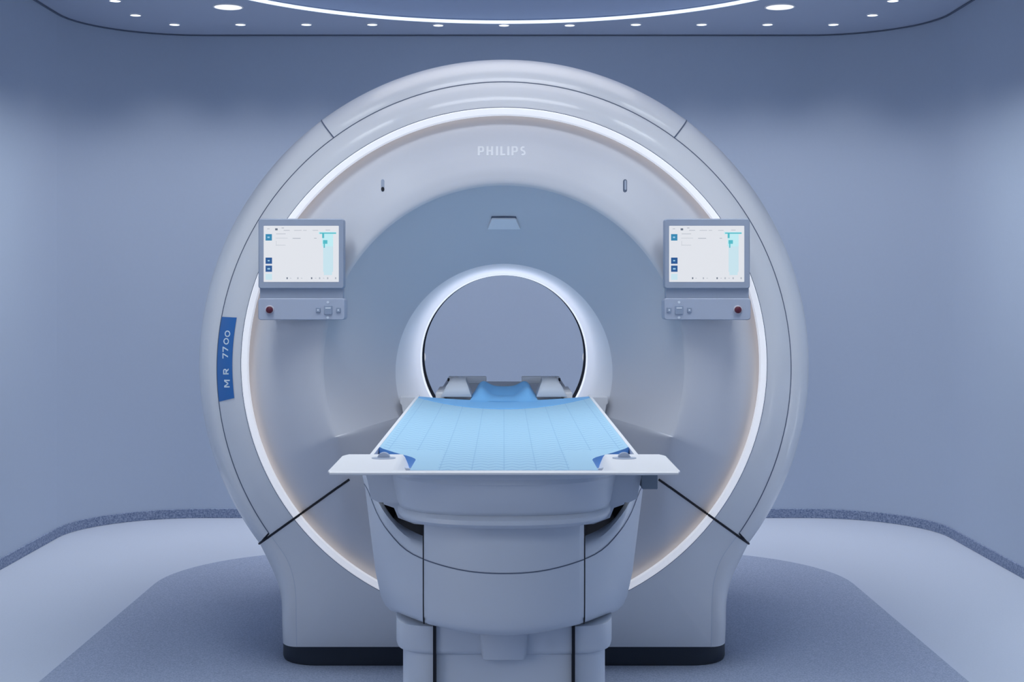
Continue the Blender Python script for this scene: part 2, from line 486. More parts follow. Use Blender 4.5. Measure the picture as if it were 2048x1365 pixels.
# front band between light ring and outer seam
def band_rows(idx, lo=0.0, hi=1.0, n=6, off=0.0):
    rows = []
    for k in range(n + 1):
        t = lerp(lo, hi, k / n)
        row = []
        for i in idx:
            p = L0o[i].lerp(L1h[i], t)
            dz = max(0.0, (p.z - .5) / 0.6) if p.z < 1.1 else 1.0
            p.y -= 0.014 * math.sin(PI * t) * min(1, max(0, dz)) + off
            row.append(p)
        rows.append(row)
    return rows
r1 = band_rows(range(0, iS + 1)); r1m = mirror(r1)
MB().loft([list(reversed(a))[:-1] + b for a, b in zip(r1m, r1)], closed=False).build('front_ring_cover', M['white'], scanner)
r2 = band_rows(range(iS, NH), n=10)
r2m = mirror(r2)
MB().loft([a + list(reversed(b))[1:] for a, b in zip(r2, r2m)], closed=False).build('lower_front_cover', M['white'], scanner)
# light ring
MB().loft([full(L0o), full(L0b), full(L0c), full(L0i)]).build('light_ring', M['ring'], scanner)
# hidden warm strip behind the inner lip + return
in1 = ell_half(513, 500, .007)
in2 = ell_half(519, 506, .012)
in3 = ell_half(519, 506, .037)
MB().loft([full(L0i), full(in1), full(in2)]).build('ring_return', M['white'], scanner)
MB().loft([full(in2), full(in3)]).build('warm_light_strip', M['warm'], scanner)

# face: from ring to the horseshoe mouth of the funnel; below the mouth it sweeps back to the bore
YM, YL, YR = 4.565, 4.84, 4.93               # depth of mouth, outer lip, bore rim
CZF = 1.094
R_M, R_L = .588, 217 * YL / F
CZ_L = CAMZ - 170 * YL / F
ZA, ZB = .866, .906                          # height of the lower edge line at the mouth / at the lip
def fR(t): return lerp(R_M, R_L, t ** 1.1)
def fC(t): return lerp(CZF, CZ_L, t)
def fY(t): return lerp(YM, YL, t ** 1.35)
def fZ(t): return lerp(ZA, ZB, t)
def fEnd(t):
    c = (fZ(t) - fC(t)) / fR(t)
    return math.acos(max(-1, min(1, c)))
NA = 150
def arc_pts(t, R=None, cz=None, Y=None, end=None):
    R = R or fR(t); cz = cz or fC(t); Y = Y or fY(t); e = end or fEnd(t)
    return [Vector((R * math.sin(lerp(-e, e, k / NA)), Y, cz + R * math.cos(lerp(-e, e, k / NA)))) for k in range(NA + 1)]
lineR = []
for k in range(1, 29):
    t = k / 28; e = fEnd(t)
    lineR.append(Vector((fR(t) * math.sin(e), fY(t), fZ(t))))
mid = []
xm = lineR[-1].x
for k in range(1, 20):
    mid.append(Vector((lerp(xm, -xm, k / 20), YL, ZB)))
mouth_loop = arc_pts(0) + lineR + mid + [Vector((-p.x, p.y, p.z)) for p in reversed(lineR)]
# outer partner of every mouth point on the ring
e0 = fEnd(0)
low_ = lineR + mid + [Vector((-p.x, p.y, p.z)) for p in reversed(lineR)]
nl = len(low_)
def ring_pt(ang):
    q = pxz(CXP + 518.5 * math.sin(ang), 729 - 506 * math.cos(ang), lambda z: Y0(z) + .038)
    return q
outer_loop = []
for k in range(NA + 1):
    outer_loop.append(ring_pt(lerp(-e0, e0, k / NA)))
for k in range(nl):
    outer_loop.append(ring_pt(lerp(e0, 2 * PI - e0, (k + 1) / (nl + 1))))
FY = [(0, 0.0), (.06, .003), (.2, .03), (.4, .085), (.6, .15), (.8, .225), (.92, .27), (1, .30)]
LT = sorted([(abs(p.x), p.y - YM) for p in lineR] + [(arc_pts(0)[-1].x, 0.0)])
def sweep(x, z):
    D = interp(LT, abs(x)) if abs(x) < LT[-1][0] else 0.0
    v = max(0.0, min(1.0, (z - .28) / (.87 - .28))); v = v * v * (3 - 2 * v)
    return D * v if z < .95 else 0.0
def face_loop(t):
    out = []
    bulge = interp([(0, 0), (.06, .002), (.2, .028), (.4, .067), (.6, .101), (.8, .127), (.92, .137), (.97, .138), (1, .1335)], t)
    for o_, m_ in zip(outer_loop, mouth_loop):
        p = o_.lerp(m_, t)
        dz = sweep(p.x, p.z)                # the part below the mouth sweeps back towards the bore
        base = o_.y - (4.698)               # how far the ring leans back
        y = 4.6985 - bulge + base * (1 - t) ** 1.5 + dz
        p.y = y if t < 1 else m_.y
        out.append(p)
    return out
ts = [0, .03, .06, .1, .15, .2, .25, .3, .35, .4, .45, .5, .55, .6, .65, .7, .75, .8, .85, .89, .93, .96, .98, 1]
face_mb = MB().loft([face_loop(t) for t in ts])
face_mb.build('front_face', M['face'], scanner, smooth=30)
# funnel
def funnel_arc(t):
    # crisp edge at the top of the mouth, softening down the sides
    pts = arc_pts(t)
    for k, p in enumerate(pts):
        a = abs(2 * k / NA - 1)
        p.y = lerp(YM, YL, t ** lerp(.85, 1.35, a ** 2.2))
    return pts
funnel_mb = MB().loft([funnel_arc(t) for t in [k / 28 for k in range(29)]], closed=False)
funnel_mb.build('bore_flare', M['face'], scanner, smooth=50)
# lip around the bore and the glowing collar that lights it
YK = 4.893
R_R, CZ_R = 165 * YK / F, CAMZ - 141 * YK / F
def lip_loop(t):
    R = lerp(R_L, R_R + .004, t); cz = lerp(CZ_L, CZ_R, t)
    Y = lerp(YL, YR, 1 - (1 - t) ** 1.6)
    e = lerp(fEnd(1), PI * .86, min(1, t * 2))
    return arc_pts(1, R, cz, Y, e)
MB().loft([lip_loop(k / 10) for k in range(11)], closed=False).build('bore_lip', M['lip'], scanner, smooth=60)
def col(R, Y): return arc_pts(1, R, CZ_R, Y, PI * .86)
MB().loft([col(R_R + .0035, YR + .002), col(R_R + .0035, YK + .001), col(R_R + .001, YK), col(R_R, YK + .003), col(R_R, YR + .002)], closed=False).build('bore_light_collar', M['glow'], scanner, smooth=40)

# lower throat behind the bridge
MB().loft([[Vector((x, YL, ZB)) for x in (-xm, -.2, .2, xm)], [Vector((x, YR, .82)) for x in (-.26, -.15, .15, .26)]], closed=False).build('throat', M['face'], scanner)

# black gap ring and the liner
def circ_a(R, cz, Y): return [Vector((R * math.sin(2 * PI * k / 128), Y, cz + R * math.cos(2 * PI * k / 128))) for k in range(128)]
MB().loft([circ_a(R_R, CZ_R, YR), circ_a(R_R - .007, CZ_R + .0066, YR + .002), circ_a(R_R - .007, CZ_R + .0066, YR + .02)]).build('bore_gasket', M['black'], scanner)
MB().loft([circ_a(R_R - .007, CZ_R + .0066, YR + .012), circ_a(.309, 1.085, 5.25), circ_a(.345, 1.070, 5.8), circ_a(.395, 1.045, 6.55)]).build('bore_liner', M['bore'], scanner)
MB().loft([circ_a(.402, 1.045, 6.551), circ_a(.402, 1.045, 6.561), circ_a(.46, 1.045, 6.561), circ_a(.46, 1.045, 6.551)]).build('rear_fill_ring', M['rear_fill'], scanner)  # added unseen glowing ring, brightens the wall seen through the bore

# rear cover
L2r = [Vector((p.x * .97, 6.5, lerp(1.08, p.z, .97) if p.z > .3 else p.z)) for p in L2h]
A_ = full(L2r)
B_ = [Vector((.395 * math.sin(math.atan2(p.x, p.z - 1.08)), 6.55, 1.045 + .395 * math.cos(math.atan2(p.x, p.z - 1.08)))) for p in A_]
MB().loft([A_, [a.lerp(b, .12) + Vector((0, .04, 0)) for a, b in zip(A_, B_)], B_]).build('rear_cover', M['white'], scanner)
# bottom plinth
def rrect(X, Y0, Y1, r, z, n=8):
    p = []
    for (cx, cy, a0) in ((X - r, Y0 + r, -90), (X - r, Y1 - r, 0), (-X + r, Y1 - r, 90), (-X + r, Y0 + r, 180)):
        for k in range(n + 1):
            a = math.radians(a0 + 90 * k / n); p.append((cx + r * math.cos(a), cy + r * math.sin(a), z))
    return p
MB().loft([rrect(.803, 4.985, 6.45, .14, 0.0), rrect(.806, 4.98, 6.45, .14, .012), rrect(.806, 4.98, 6.45, .14, .066), rrect(.798, 4.975, 6.45, .14, .0745)], cap0=True, cap1=True).build('plinth', M['plinth'], scanner)

# surfaces to aim details at
def bvh_of(*mbs):
    v = []; f = []
    for m in mbs:
        n = len(v); v += [Vector(p) for p in m.v]; f += [tuple(i + n for i in q) for q in m.f]
    return BVHTree.FromPolygons(v, f)
ring_mb = MB().loft([full(L0o), full(L0b), full(L0c), full(L0i)])
band_mb = MB().loft([list(reversed(a))[:-1] + b for a, b in zip(r1m, r1)], closed=False)
band_mb.loft([a + list(reversed(b))[1:] for a, b in zip(r2, r2m)], closed=False)
rA = shell_loops(range(0, NH)); band_mb.loft(rA, closed=False); band_mb.loft(mirror(rA), closed=False)
gbvh = bvh_of(band_mb, ring_mb, face_mb, funnel_mb)
CAMP = Vector((0, 0, CAMZ))
def hit(x, y, tree, lift=0.0):
    d = (px(x, y, 1.0) - CAMP).normalized()
    loc, nrm, i, dist = tree.ray_cast(CAMP, d)
    if loc is None: return None, None
    if nrm.dot(d) > 0: nrm = -nrm
    return loc + nrm * lift, nrm

# seams
def seam(pts, r, m='seam', name='seam'):
    return MB().tube(pts, r, 6).build(name, M[m], scanner)
s1 = [p + Vector((0, -.0005, 0)) for p in L1h[:iS + 1]]
seam([Vector((-p.x, p.y, p.z)) for p in reversed(s1)][:-1] + s1, .0018)
for sx in (1, -1):
    f = lambda p: Vector((sx * p.x, p.y, p.z))
    seam([f(p) for p in L1h[iS:iS + 41:1]], .0009, 'table')                 # faint seam of the leg
    seam([f(quarter(L1h[i37], L2h[i37], a * PI / 2 / 14)) for a in range(15)] + [f(L2h[i37] + Vector((0, .5, 0)))], .0022)
    # dark split between the upper and lower covers, running across band, ring and face
    pts = []
    for k in range(81):
        t = k / 80
        x, y = lerp(517, 698, t), lerp(1089, 959, t)
        if sx < 0: pass
        q, n = hit(x, y, gbvh, .0018)
        if q is not None: pts.append(Vector((-sx * q.x, q.y, q.z)))
    seam(pts, .0040, 'black', 'cover_gap')
    # seam of the outer side below the split
    seam([f(quarter(L1h[iS], L2h[iS], a * PI / 2 / 8)) for a in range(9)] + [f(L2h[iS] + Vector((0, .6, 0)))], .0030, 'black', 'cover_gap')
# thin line outside the light ring
seam([p + Vector((0, -.0005, 0)) for p in full(L0o)] + [L0o[0]], .0012)

# label with the name of the model
iset = [i for i in range(NH) if 1010 > 0 and abs(math.degrees(math.atan2(L1h[i].x, L1h[i].z - 1.073)) - 90) < 11.5]
# picture rows 635..797 on the band's left side
def at_row(y): 
    z = lambda i: L0o[i].lerp(L1h[i], .8).z
    for i in range(NH - 1):
        p = L0o[i].lerp(L1h[i], .6)
        if HZ + (CAMZ - p.z) * F / p.y >= y: return i
i0, i1 = at_row(627), at_row(791)
rows = mirror(band_rows(range(i0, i1 + 1), .33, .985, 6, off=.0018))
rows2 = mirror(band_rows(range(i0, i1 + 1), .33, .985, 6, off=.0008))
lab = MB().loft(rows, closed=False)
lab.build('model_label', M['blue_label'], scanner)

FONT = {  # strokes as filled polygons, unit cap height
 'P': (.72, [[(0,0),(.24,0),(.24,1),(0,1)], [(.24,.82),(.46,.82),(.46,1),(.24,1)], [(.24,.34),(.46,.34),(.46,.52),(.24,.52)],
             [(.46,.82),(.50,.80),(.66,.94),(.56,.99),(.46,1)], [(.50,.80),(.52,.74),(.75,.80),(.66,.94)], [(.52,.74),(.52,.62),(.76,.56),(.75,.80)],
             [(.52,.62),(.50,.55),(.68,.41),(.76,.56)], [(.50,.55),(.46,.52),(.46,.34),(.58,.35),(.68,.41)]]),
 'H': (.80, [[(0,0),(.25,0),(.25,1),(0,1)], [(.53,0),(.78,0),(.78,1),(.53,1)], [(.25,.40),(.53,.40),(.53,.60),(.25,.60)]]),
 'I': (.27, [[(0,0),(.25,0),(.25,1),(0,1)]]),
 'L': (.60, [[(0,0),(.25,0),(.25,1),(0,1)], [(.25,0),(.60,0),(.60,.20),(.25,.20)]]),
}
def arc_poly(cx, cy, rx, ry, a0, a1, th, n=8, thy=None):
    out = []
    thy = thy or th
    for k in range(n):
        b0 = math.radians(lerp(a0, a1, k / n)); b1 = math.radians(lerp(a0, a1, (k + 1) / n))
        out.append([(cx + rx * math.cos(b0), cy + ry * math.sin(b0)), (cx + rx * math.cos(b1), cy + ry * math.sin(b1)),
                    (cx + (rx - th) * math.cos(b1), cy + (ry - thy) * math.sin(b1)), (cx + (rx - th) * math.cos(b0), cy + (ry - thy) * math.sin(b0))])
    return out
FONT['S'] = (.66, arc_poly(.32, .715, .32, .285, 45, 270, .22, 10, .19) + arc_poly(.32, .285 + .01, .32, .295, -135, 90, .22, 10, .19))
FONT['M'] = (1.25, [[(0,0),(.22,0),(.22,1),(0,1)], [(1.03,0),(1.25,0),(1.25,1),(1.03,1)], [(.0,1),(.28,1),(.72,.25),(.53,.25)], [(.97,1),(1.25,1),(.72,.25),(.53,.25)]])
FONT['R'] = (.95, [[(0,0),(.22,0),(.22,1),(0,1)], [(.22,.81),(.60,.81),(.60,1),(.22,1)], [(.22,.36),(.60,.36),(.60,.55),(.22,.55)],
             *arc_poly(.60, .68, .32, .32, -90, 90, .2, 8, .19), [(.40,.36),(.66,.36),(.98,0),(.70,0)]])
FONT['7'] = (.85, [[(0,.83),(.85,.83),(.85,1),(0,1)], [(.62,.83),(.85,.83),(.40,0),(.18,0)]])
FONT['0'] = (1.05, arc_poly(.52, .5, .52, .5, 0, 360, .17, 24, .16))

def lettering(name, items, m, parent, tree, capx, rot, lift, sx=1.0):
    """items: (char, px, py) baseline-left positions in picture rows; letters are laid on the surface"""
    mb = MB()
    for ch, x0, y0 in items:
        wd, polys = FONT[ch]
        for poly in polys:
            top = []
            for (u, v) in poly:
                if rot: X, Y_ = x0 - v * capx, y0 - u * capx * sx
                else:   X, Y_ = x0 + u * capx * sx, y0 - v * capx
                q, n = hit(X, Y_, tree)
                top.append((q, n))
            nn = sum((n for q, n in top), Vector()).normalized()
            a = [q + nn * lift for q, n in top]; b = [q - nn * .0005 for q, n in top]
            mb.loft([b, a], True, False, True)
    return mb.build(name, m, parent, smooth=0)
# PHILIPS on the face
adv = []
x = 955.5
for ch, w_ in zip('PHILIPS', (17.5, 19.0, 8.5, 14.0, 8.5, 17.5, 15)):
    adv.append((ch, x, 311.5)); x += w_
lettering('maker_lettering', adv, M['logo'], scanner, gbvh, 18.5, False, .0009, .92)
lab_tree = bvh_of(lab)
lettering('model_lettering', [('M', 459.5, 775.5), ('R', 457.3, 749.5), ('7', 456.0, 717.5), ('7', 456.2, 704.5), ('0', 458.0, 689.5), ('0', 460.5, 674.5)],
          M['letter'], scanner, lab_tree, 10.8, True, .0008, 1.15)

# small parts on the face
def conform_plate(name, poly, mats, lift, tree=gbvh, parent=scanner):
    q = [hit(x, y, tree) for x, y in poly]
    nn = sum((n for _, n in q), Vector()).normalized()
    return MB().loft([[p - nn * .002 for p, _ in q], [p + nn * lift for p, _ in q]], True, True, True).build(name, mats, parent, smooth=0)
def capsule(cx, cy, w_, h_, n=6):
    r = w_ / 2; o = []
    for k in range(n + 1):
        a = PI * k / n; o.append((cx + r * math.cos(a), cy - h_ / 2 + r - r * math.sin(a)))
    for k in range(n + 1):
        a = PI + PI * k / n; o.append((cx + r * math.cos(a), cy + h_ / 2 - r - r * math.sin(a)))
    return o
conform_plate('sensor_slot', capsule(765.5, 371.5, 6.5, 25), M['key'], .0008)
conform_plate('sensor_lens', capsule(765.8, 379, 6, 8.5), M['black'], .0022)
conform_plate('sensor_slot', capsule(1250, 372, 8, 26), M['seam'], .0008)
conform_plate('sensor_insert', capsule(1250.6, 371, 3.6, 19), M['bezel'], .0018)
conform_plate('bore_window', [(984, 434.5), (1031, 434.5), (1040.5, 455), (975.5, 455)], M['lip'], .010)
conform_plate('window_top_bar', [(983, 433), (1032, 433), (1033, 436), (982, 436)], M['seam'], .004)  # dark bar along the top edge of the window
# small lamps inside the bore mouth
for (x, y) in ((1129, 604), (849, 715), (1167.5, 715)):
    d = Vector((x - CXP, y - 716)).normalized()
    c = px(x, y, 5.02)
    MB().disc(c + Vector((d.x, 0, -d.y)) * .004, Vector((-d.x, -.25, d.y)), .016, .004, 20, dome=.003).build('bore_lamp', M['ring'], scanner)

# the bridge that carries the table into the bore
br = MB()
bp_ = [(-.356, .972), (-.3025, .972), (-.3025, .9435), (.3025, .9435), (.3025, .972), (.356, .972), (.356, .952), (.350, .946), (.345, .910), (-.345, .910), (-.350, .946), (-.356, .952)]
br.loft([[Vector((x, Y, z)) for x, z in bp_] for Y in (4.80, 4.93)], True, True, True)
br.build('table_bridge', M['top'], scanner)

# displays on both sides
def display(sx):
    """sx=-1 left, +1 right"""
    mir = lambda x: x
    cx = 603.0 if sx < 0 else 1413.5
    Yf = 4.50
    def P(x, y, Y=Yf): return px(x, y, Y)
    def rr(x0, y0, x1, y1, r, Yf_, n=5):
        o = []
        for (ax, ay, a0) in ((x1 - r, y0 + r, -90), (x1 - r, y1 - r, 0), (x0 + r, y1 - r, 90), (x0 + r, y0 + r, 180)):
            for k in range(n + 1):
                a = math.radians(a0 + 90 * k / n); o.append(P(ax + r * math.cos(a), ay + r * math.sin(a), Yf_))
        return o
    def deep(loop, dy): return [p + Vector((0, dy, 0)) for p in loop]
    def plate(x0, y0, x1, y1, r, Y, th, bev=1.5):
        o = rr(x0, y0, x1, y1, r, Y); i = rr(x0 + bev, y0 + bev, x1 - bev, y1 - bev, max(r - bev, .5), Y)
        return [deep(o, th), deep(o, .004), i]
    L_, R_ = (516.5, 688.5) if sx < 0 else (1328.5, 1500)
    mb = MB().loft(plate(L_, 437.5, R_, 578, 6, Yf, .035, 2), True, True, True)
    body = mb.build('display', M['bezel'], scanner)
    # neck to the scanner face
    MB().loft([rr(L_ + 20, 455, R_ - 20, 630, 6, Yf + .034), deep(rr(L_ + 20, 455, R_ - 20, 630, 6, Yf + .034), .17)], True, True, True).build('display_mount', M['bezel'], body)
    # screen with its page
    sL, sR, sT, sB = (527.3, 677.5, 452, 564.3) if sx < 0 else (1338.3, 1488.5, 452, 564.3)
    s = MB(); 
    def quad(x0, y0, x1, y1, Y, mi): s.add([P(x0, y0, Y), P(x1, y0, Y), P(x1, y1, Y), P(x0, y1, Y)], [(0, 1, 2, 3)], mi)
    s.loft([deep(rr(sL, sT, sR, sB, .8, Yf - .0008, 2), .003), rr(sL, sT, sR, sB, .8, Yf - .0008, 2)], True, False, True, 0)
    e = Yf - .0013; e2 = Yf - .0018
    def R4(u0, v0, u1, v1, mi, Y=e): quad(sL + u0, sT + v0, sL + u1, sT + v1, Y, mi)
    names = ['scr_bg', 'scr_teal', 'scr_navy', 'scr_pale', 'scr_cyan', 'scr_halo', 'scr_grey', 'scr_dark', 'scr_lite']
    R4(3.8, 16.5, 16.5, 29.5, 1); R4(3.8, 63.5, 16.8, 76, 2); R4(3.8, 79.5, 16.8, 92, 2); R4(3.8, 96, 16.8, 108, 3)
    R4(7.5, 21.5, 12, 24.5, 8, e2); R4(8, 68.5, 12, 71, 8, e2); R4(7.5, 84.5, 13, 87.5, 8, e2)
    R4(117, 14, 139, 41, 5); R4(110, 12.2, 145, 16.6, 5); R4(119, 41, 139, 92, 3); R4(120.5, 92, 137, 98.5, 3)
    R4(112, 13.5, 145, 15.8, 4, e2); R4(117, 15.5, 121, 24.5, 4, e2); R4(118.8, 28.5, 127.5, 36, 4, e2); R4(120, 36, 122.4, 44, 4, e2)
    R4(23, 5, 28, 9, 7); R4(36, 3.5, 40.5, 5, 6); R4(40, 8.5, 52, 9.6, 6); R4(61, 8.6, 76, 9.5, 6); R4(79, 8.6, 86, 9.5, 6); R4(98, 8.6, 109, 9.5, 6); R4(124, 8, 133, 9, 6)
    R4(7, 5.4, 12, 6.6, 6); R4(25, 15.6, 44, 16.6, 6); R4(24, 24.5, 48, 25.1, 6); R4(58, 24.4, 74, 25.8, 6); R4(101, 24.3, 106, 25.6, 6)
    R4(26, 38.4, 44, 39.0, 6); R4(25, 30, 25.5, 40, 6)
    for u, mi in ((47, 7), (68.5, 6), (96, 7), (112, 6), (128, 6), (144, 6)): R4(u - 1.3, 103, u + 1.3, 106.6, mi)
    for u in (54, 76, 104, 120): R4(u - 1.5, 104.4, u + 1.5, 105.3, 6)
    s.build('screen', [M[n_] for n_ in names], body, smooth=0)
    # hinge bar
    MB().loft(plate(L_ + 3, 576, R_ - 2, 602, 2, Yf + .012, .03, 1), True, True, True).build('hinge_bar', M['bezel'], body)
    # control panel below
    cp = MB().loft(plate(L_ - .5, 597, R_ + 1.5, 640.5, 6, Yf + .002, .07, 1.5), True, True, True).build('control_panel', M['panel'], scanner)
    Yp = Yf + .002
    bx = 539.5 if sx < 0 else 1475.5
    c = P(bx, 620, Yp)
    MB().disc(c, (0, -1, 0), .0145, .003, 24).build('button_collar', M['stopring'], cp)
    MB().disc(c, (0, -1, 0), .0112, .010, 24, dome=.003).build('stop_button', M['stop'], cp)
    kx = 656 if sx < 0 else 1358.5
    def key(x, y, w_, h_):
        k = MB().loft(plate(x - w_ / 2, y - h_ / 2, x + w_ / 2, y + h_ / 2, 1.8, Yp - .004, .006, .7), True, True, True)
        return k
    for dx, dy, w_, h_ in ((-20, 0, 9.5, 10.5), (20.5, 0, 9.5, 10.5), (0, 0, 16.5, 18)):
        k = key(kx + dx, 620.5 + dy, w_, h_)
        yy = Yp - .0046
        def q4(x0, y0, x1, y1): k.add([P(x0, y0, yy), P(x1, y0, yy), P(x1, y1, yy), P(x0, y1, yy)], [(0, 1, 2, 3)], 1)
        if dx: q4(kx + dx - 1.7, 618.8, kx + dx + 1.7, 622.2)
        else: q4(kx - 5.5, 615, kx + 5.5, 618)
        k.build('key', [M['key'], M['keyink']], cp, smooth=30)
    for dy in (-15.5, 15): 
        q = P(kx - .5, 620.5 + dy, Yp)
        MB().disc(q, (0, -1, 0), .0042, .001, 12).build('arrow_mark', M['keyink'], cp)
display(-1); display(1)

# ================================================================== PATIENT TABLE
table = empty('patient_table', (0, 3.6, 0), 'white patient table on a wide pedestal docked at the bore of the scanner', 'examination table')
ZT = .979
# table top: tray + wings + rim
tt = MB()
tt.prism([(-.20, 2.96), (.20, 2.96), (.235, 3.06), (.2985, 3.12), (.2985, 4.84), (.235, 4.87), (.235, 5.9), (-.235, 5.9), (-.235, 4.87), (-.2985, 4.84), (-.2985, 3.12), (-.235, 3.06)], 'z', .945, .953)
for s_ in (-1, 1):
    # side rim
    tt.prism([(s_ * .290, 3.11), (s_ * .2985, 3.11), (s_ * .2985, 4.84), (s_ * .290, 4.84)], 'z', .953, .978)
    tt.prism([(s_ * .228, 4.87), (s_ * .235, 4.87), (s_ * .235, 5.9), (s_ * .228, 5.9)], 'z', .953, .968)
tt.build('table_top', M['top'], table)
for s_ in (-1, 1):
    # wing: sloped inner side, tapering outer edge
    def sec(Y, tip):
        zl = interp([(2.834, .9706), (3.0, .954)], Y)
        pts = [(.205, max(zl, .954)), (.219, .974), (.225, .9785), (.231, ZT), (.35 - tip, ZT), (.3565 - tip, .9775), (.3565 - tip, .9745), (.342 - tip, .9705), (.246, .9700), (.232, zl)]
        return [Vector((s_ * a, Y, z)) for a, z in pts]
    wg = MB().loft([[p.lerp(Vector((s_ * .27, 2.83, .966)), .04) for p in sec(2.828, 0)], sec(2.834, 0), sec(3.09, 0), sec(3.108, .006)], True, True, True)
    wg.build('corner_wing', M['top'], table)
# front lip
fl_ = MB()
fl_.prism([(2.822, .9755), (2.826, .9785), (2.834, .9790), (2.842, .977), (2.842, .9700), (2.826, .9705), (2.822, .9725)], 'x', -.352, .352)
fl_.build('front_rim', M['top'], table)
# clips on the wings
for s_ in (-1, 1):
    cxp = 1008 + s_ * 239.5
    c = px(cxp, 917, 3.05); c.z = ZT; c.y = 3.035
    b_ = MB()
    n = 24
    rg = lambda a, b2, z: [(c.x + a * math.cos(2 * PI * k / n), c.y + b2 * math.sin(2 * PI * k / n), z) for k in range(n)]
    b_.loft([rg(.026, .020, ZT - .001), rg(.026, .020, ZT + .0015), rg(.022, .016, ZT + .002)], True, True, True)
    pts = [(c.x + .0135 * math.cos(PI * k / 10), c.z + .001 + .0115 * math.sin(PI * k / 10)) for k in range(11)]
    b_.prism(pts, 'y', c.y - .004, c.y + .012)
    b_.build('corner_clip', M['clip'], table)

# apron under the front of the table top
def nose(X, Y0, b, n=40, a=None, xm=None):
    """front curve in plan: half ellipse of half-width X, front at Y0, from right to left"""
    a = a or X; out = []
    for k in range(n + 1):
        th = PI * k / n
        out.append((a * math.cos(th), Y0 + b - b * math.sin(th)))
    return out
def nose_sq(X, Y0, b, n=40, e=.8):
    out = []
    for k in range(n + 1):
        th = PI * k / n
        c, s_ = math.cos(th), math.sin(th)
        out.append((X * math.copysign(abs(c) ** e, c), Y0 + b - b * abs(s_) ** e))
    return out
def body(sections, Yb, name, m, parent, top=True, bottom=True, smooth=35):
    loops = []
    for pts, z in sections:
        zz = z if callable(z) else (lambda x, y, z=z: z)
        l = [(x, y, zz(x, y)) for x, y in pts]
        l += [(pts[-1][0], Yb, zz(pts[-1][0], Yb)), (pts[0][0], Yb, zz(pts[0][0], Yb))]
        loops.append(l)
    return MB().loft(loops, True, bottom, top).build(name, m, parent, smooth=smooth)
# apron (upper, smooth bowl) and its lower lip
def apron_loop(X, Y, b, z, Yb=4.6):
    p = nose_sq(X, Y, b)
    return [Vector((x, y, z)) for x, y in p] + [Vector((p[-1][0], Yb, z)), Vector((p[0][0], Yb, z))]
def lowback(l):     # the rear of the apron stays under the tray
    return [Vector((p.x, p.y, p.z if p.y < 3.2 else min(p.z, .9445))) for p in l]
MB().loft([apron_loop(.226, 2.93, .20, .868), apron_loop(.233, 2.910, .22, .872), apron_loop(.238, 2.895, .23, .886), lowback(apron_loop(.254, 2.862, .26, .9700)),
           lowback(apron_loop(.249, 2.868, .255, .9700)), apron_loop(.249, 2.868, .255, .9440)], True, True, True).build('apron', M['table'], table, smooth=50)
body([(nose_sq(.205, 2.99, .2), .842), (nose_sq(.222, 2.935, .23), .843), (nose_sq(.232, 2.905, .24), .848), (nose_sq(.236, 2.893, .24), .857), (nose_sq(.2365, 2.894, .24), .866), (nose_sq(.233, 2.908, .235), .8745)], 4.5, 'apron_lip', M['table'], table, smooth=50)
# side carriers beneath the top
for s_ in (-1, 1):
    sc = MB()
    prof = lambda Y, k=1.0: [Vector((s_ * x, Y, z)) for x, z in ((.20, .9449), (.303, .9449), (.298, .925), (.291, .888), (.275, .880), (.200, .875))]
    sc.loft([prof(3.06), prof(3.066), prof(4.95)], True, True, True)
    sc.build('side_carrier', M['table'], table)
    lo = lambda Y: [Vector((s_ * x, Y, z)) for x, z in ((.15, .880), (.272, .880), (.268, .866), (.245, .858), (.236, .836), (.20, .822), (.15, .818))]
    MB().loft([lo(3.12), lo(4.7)], True, True, True).build('lower_carrier', M['table'], table)
MB().box(.300, .334, 3.04, 3.14, .911, .9695, bev=.002).build('connector_box', M['grey_box'], table)

# cradle
def front(X, Y0, b, n=56):
    return nose_sq(X, Y0, b, n, .92)
def fitX(ratio, Y0, b):
    lo, hi = .1, .6
    for _ in range(30):
        m_ = (lo + hi) / 2
        if max(abs(x) / y for x, y in front(m_, Y0, b)) < ratio: lo = m_
        else: hi = m_
    return lo
SEAM_T = [(0, 1147), (80, 1141), (160, 1119), (200, 1097), (235, 1058), (252, 1030), (262, 1006), (272, 980), (285, 960)]
CAV_T = [(0, 1112), (80, 1102), (160, 1077), (215, 1047), (240, 1014), (252, 994), (262, 982), (275, 972)]
def sm(tab, x):
    """smooth (Hermite) interpolation through a table"""
    if x <= tab[0][0]: return tab[0][1]
    if x >= tab[-1][0]: return tab[-1][1]
    def slope(i):
        if i == 0: return 0.0
        if i == len(tab) - 1: return (tab[-1][1] - tab[-2][1]) / (tab[-1][0] - tab[-2][0])
        return (tab[i + 1][1] - tab[i - 1][1]) / (tab[i + 1][0] - tab[i - 1][0])
    for i in range(len(tab) - 1):
        (x0, y0), (x1, y1) = tab[i], tab[i + 1]
        if x <= x1:
            h_ = x1 - x0; t = (x - x0) / h_; m0, m1 = slope(i) * h_, slope(i + 1) * h_
            return (2 * t ** 3 - 3 * t * t + 1) * y0 + (t ** 3 - 2 * t * t + t) * m0 + (-2 * t ** 3 + 3 * t * t) * y1 + (t ** 3 - t * t) * m1
BOT_T = [(0, 1271), (80, 1264), (160, 1246), (205, 1231), (227, 1224), (250, 1217)]
secs = []
def addsec(ratio, Y0, b, tab=None, z=None, dz=0.0):
    X = fitX(ratio / F, Y0, b)
    out = []
    for x, y in front(X, Y0, b):
        if tab:
            yy = sm(tab, abs(x) / y * F)
            zz = CAMZ - (yy - HZ) * y / F + dz
        else: zz = z
        out.append((x, y, zz))
    secs.append(out)
addsec(170, 3.08, .45, BOT_T, dz=.002)
addsec(205, 2.995, .55, BOT_T, dz=.0)
addsec(227, 2.966, .60, BOT_T, dz=.003)
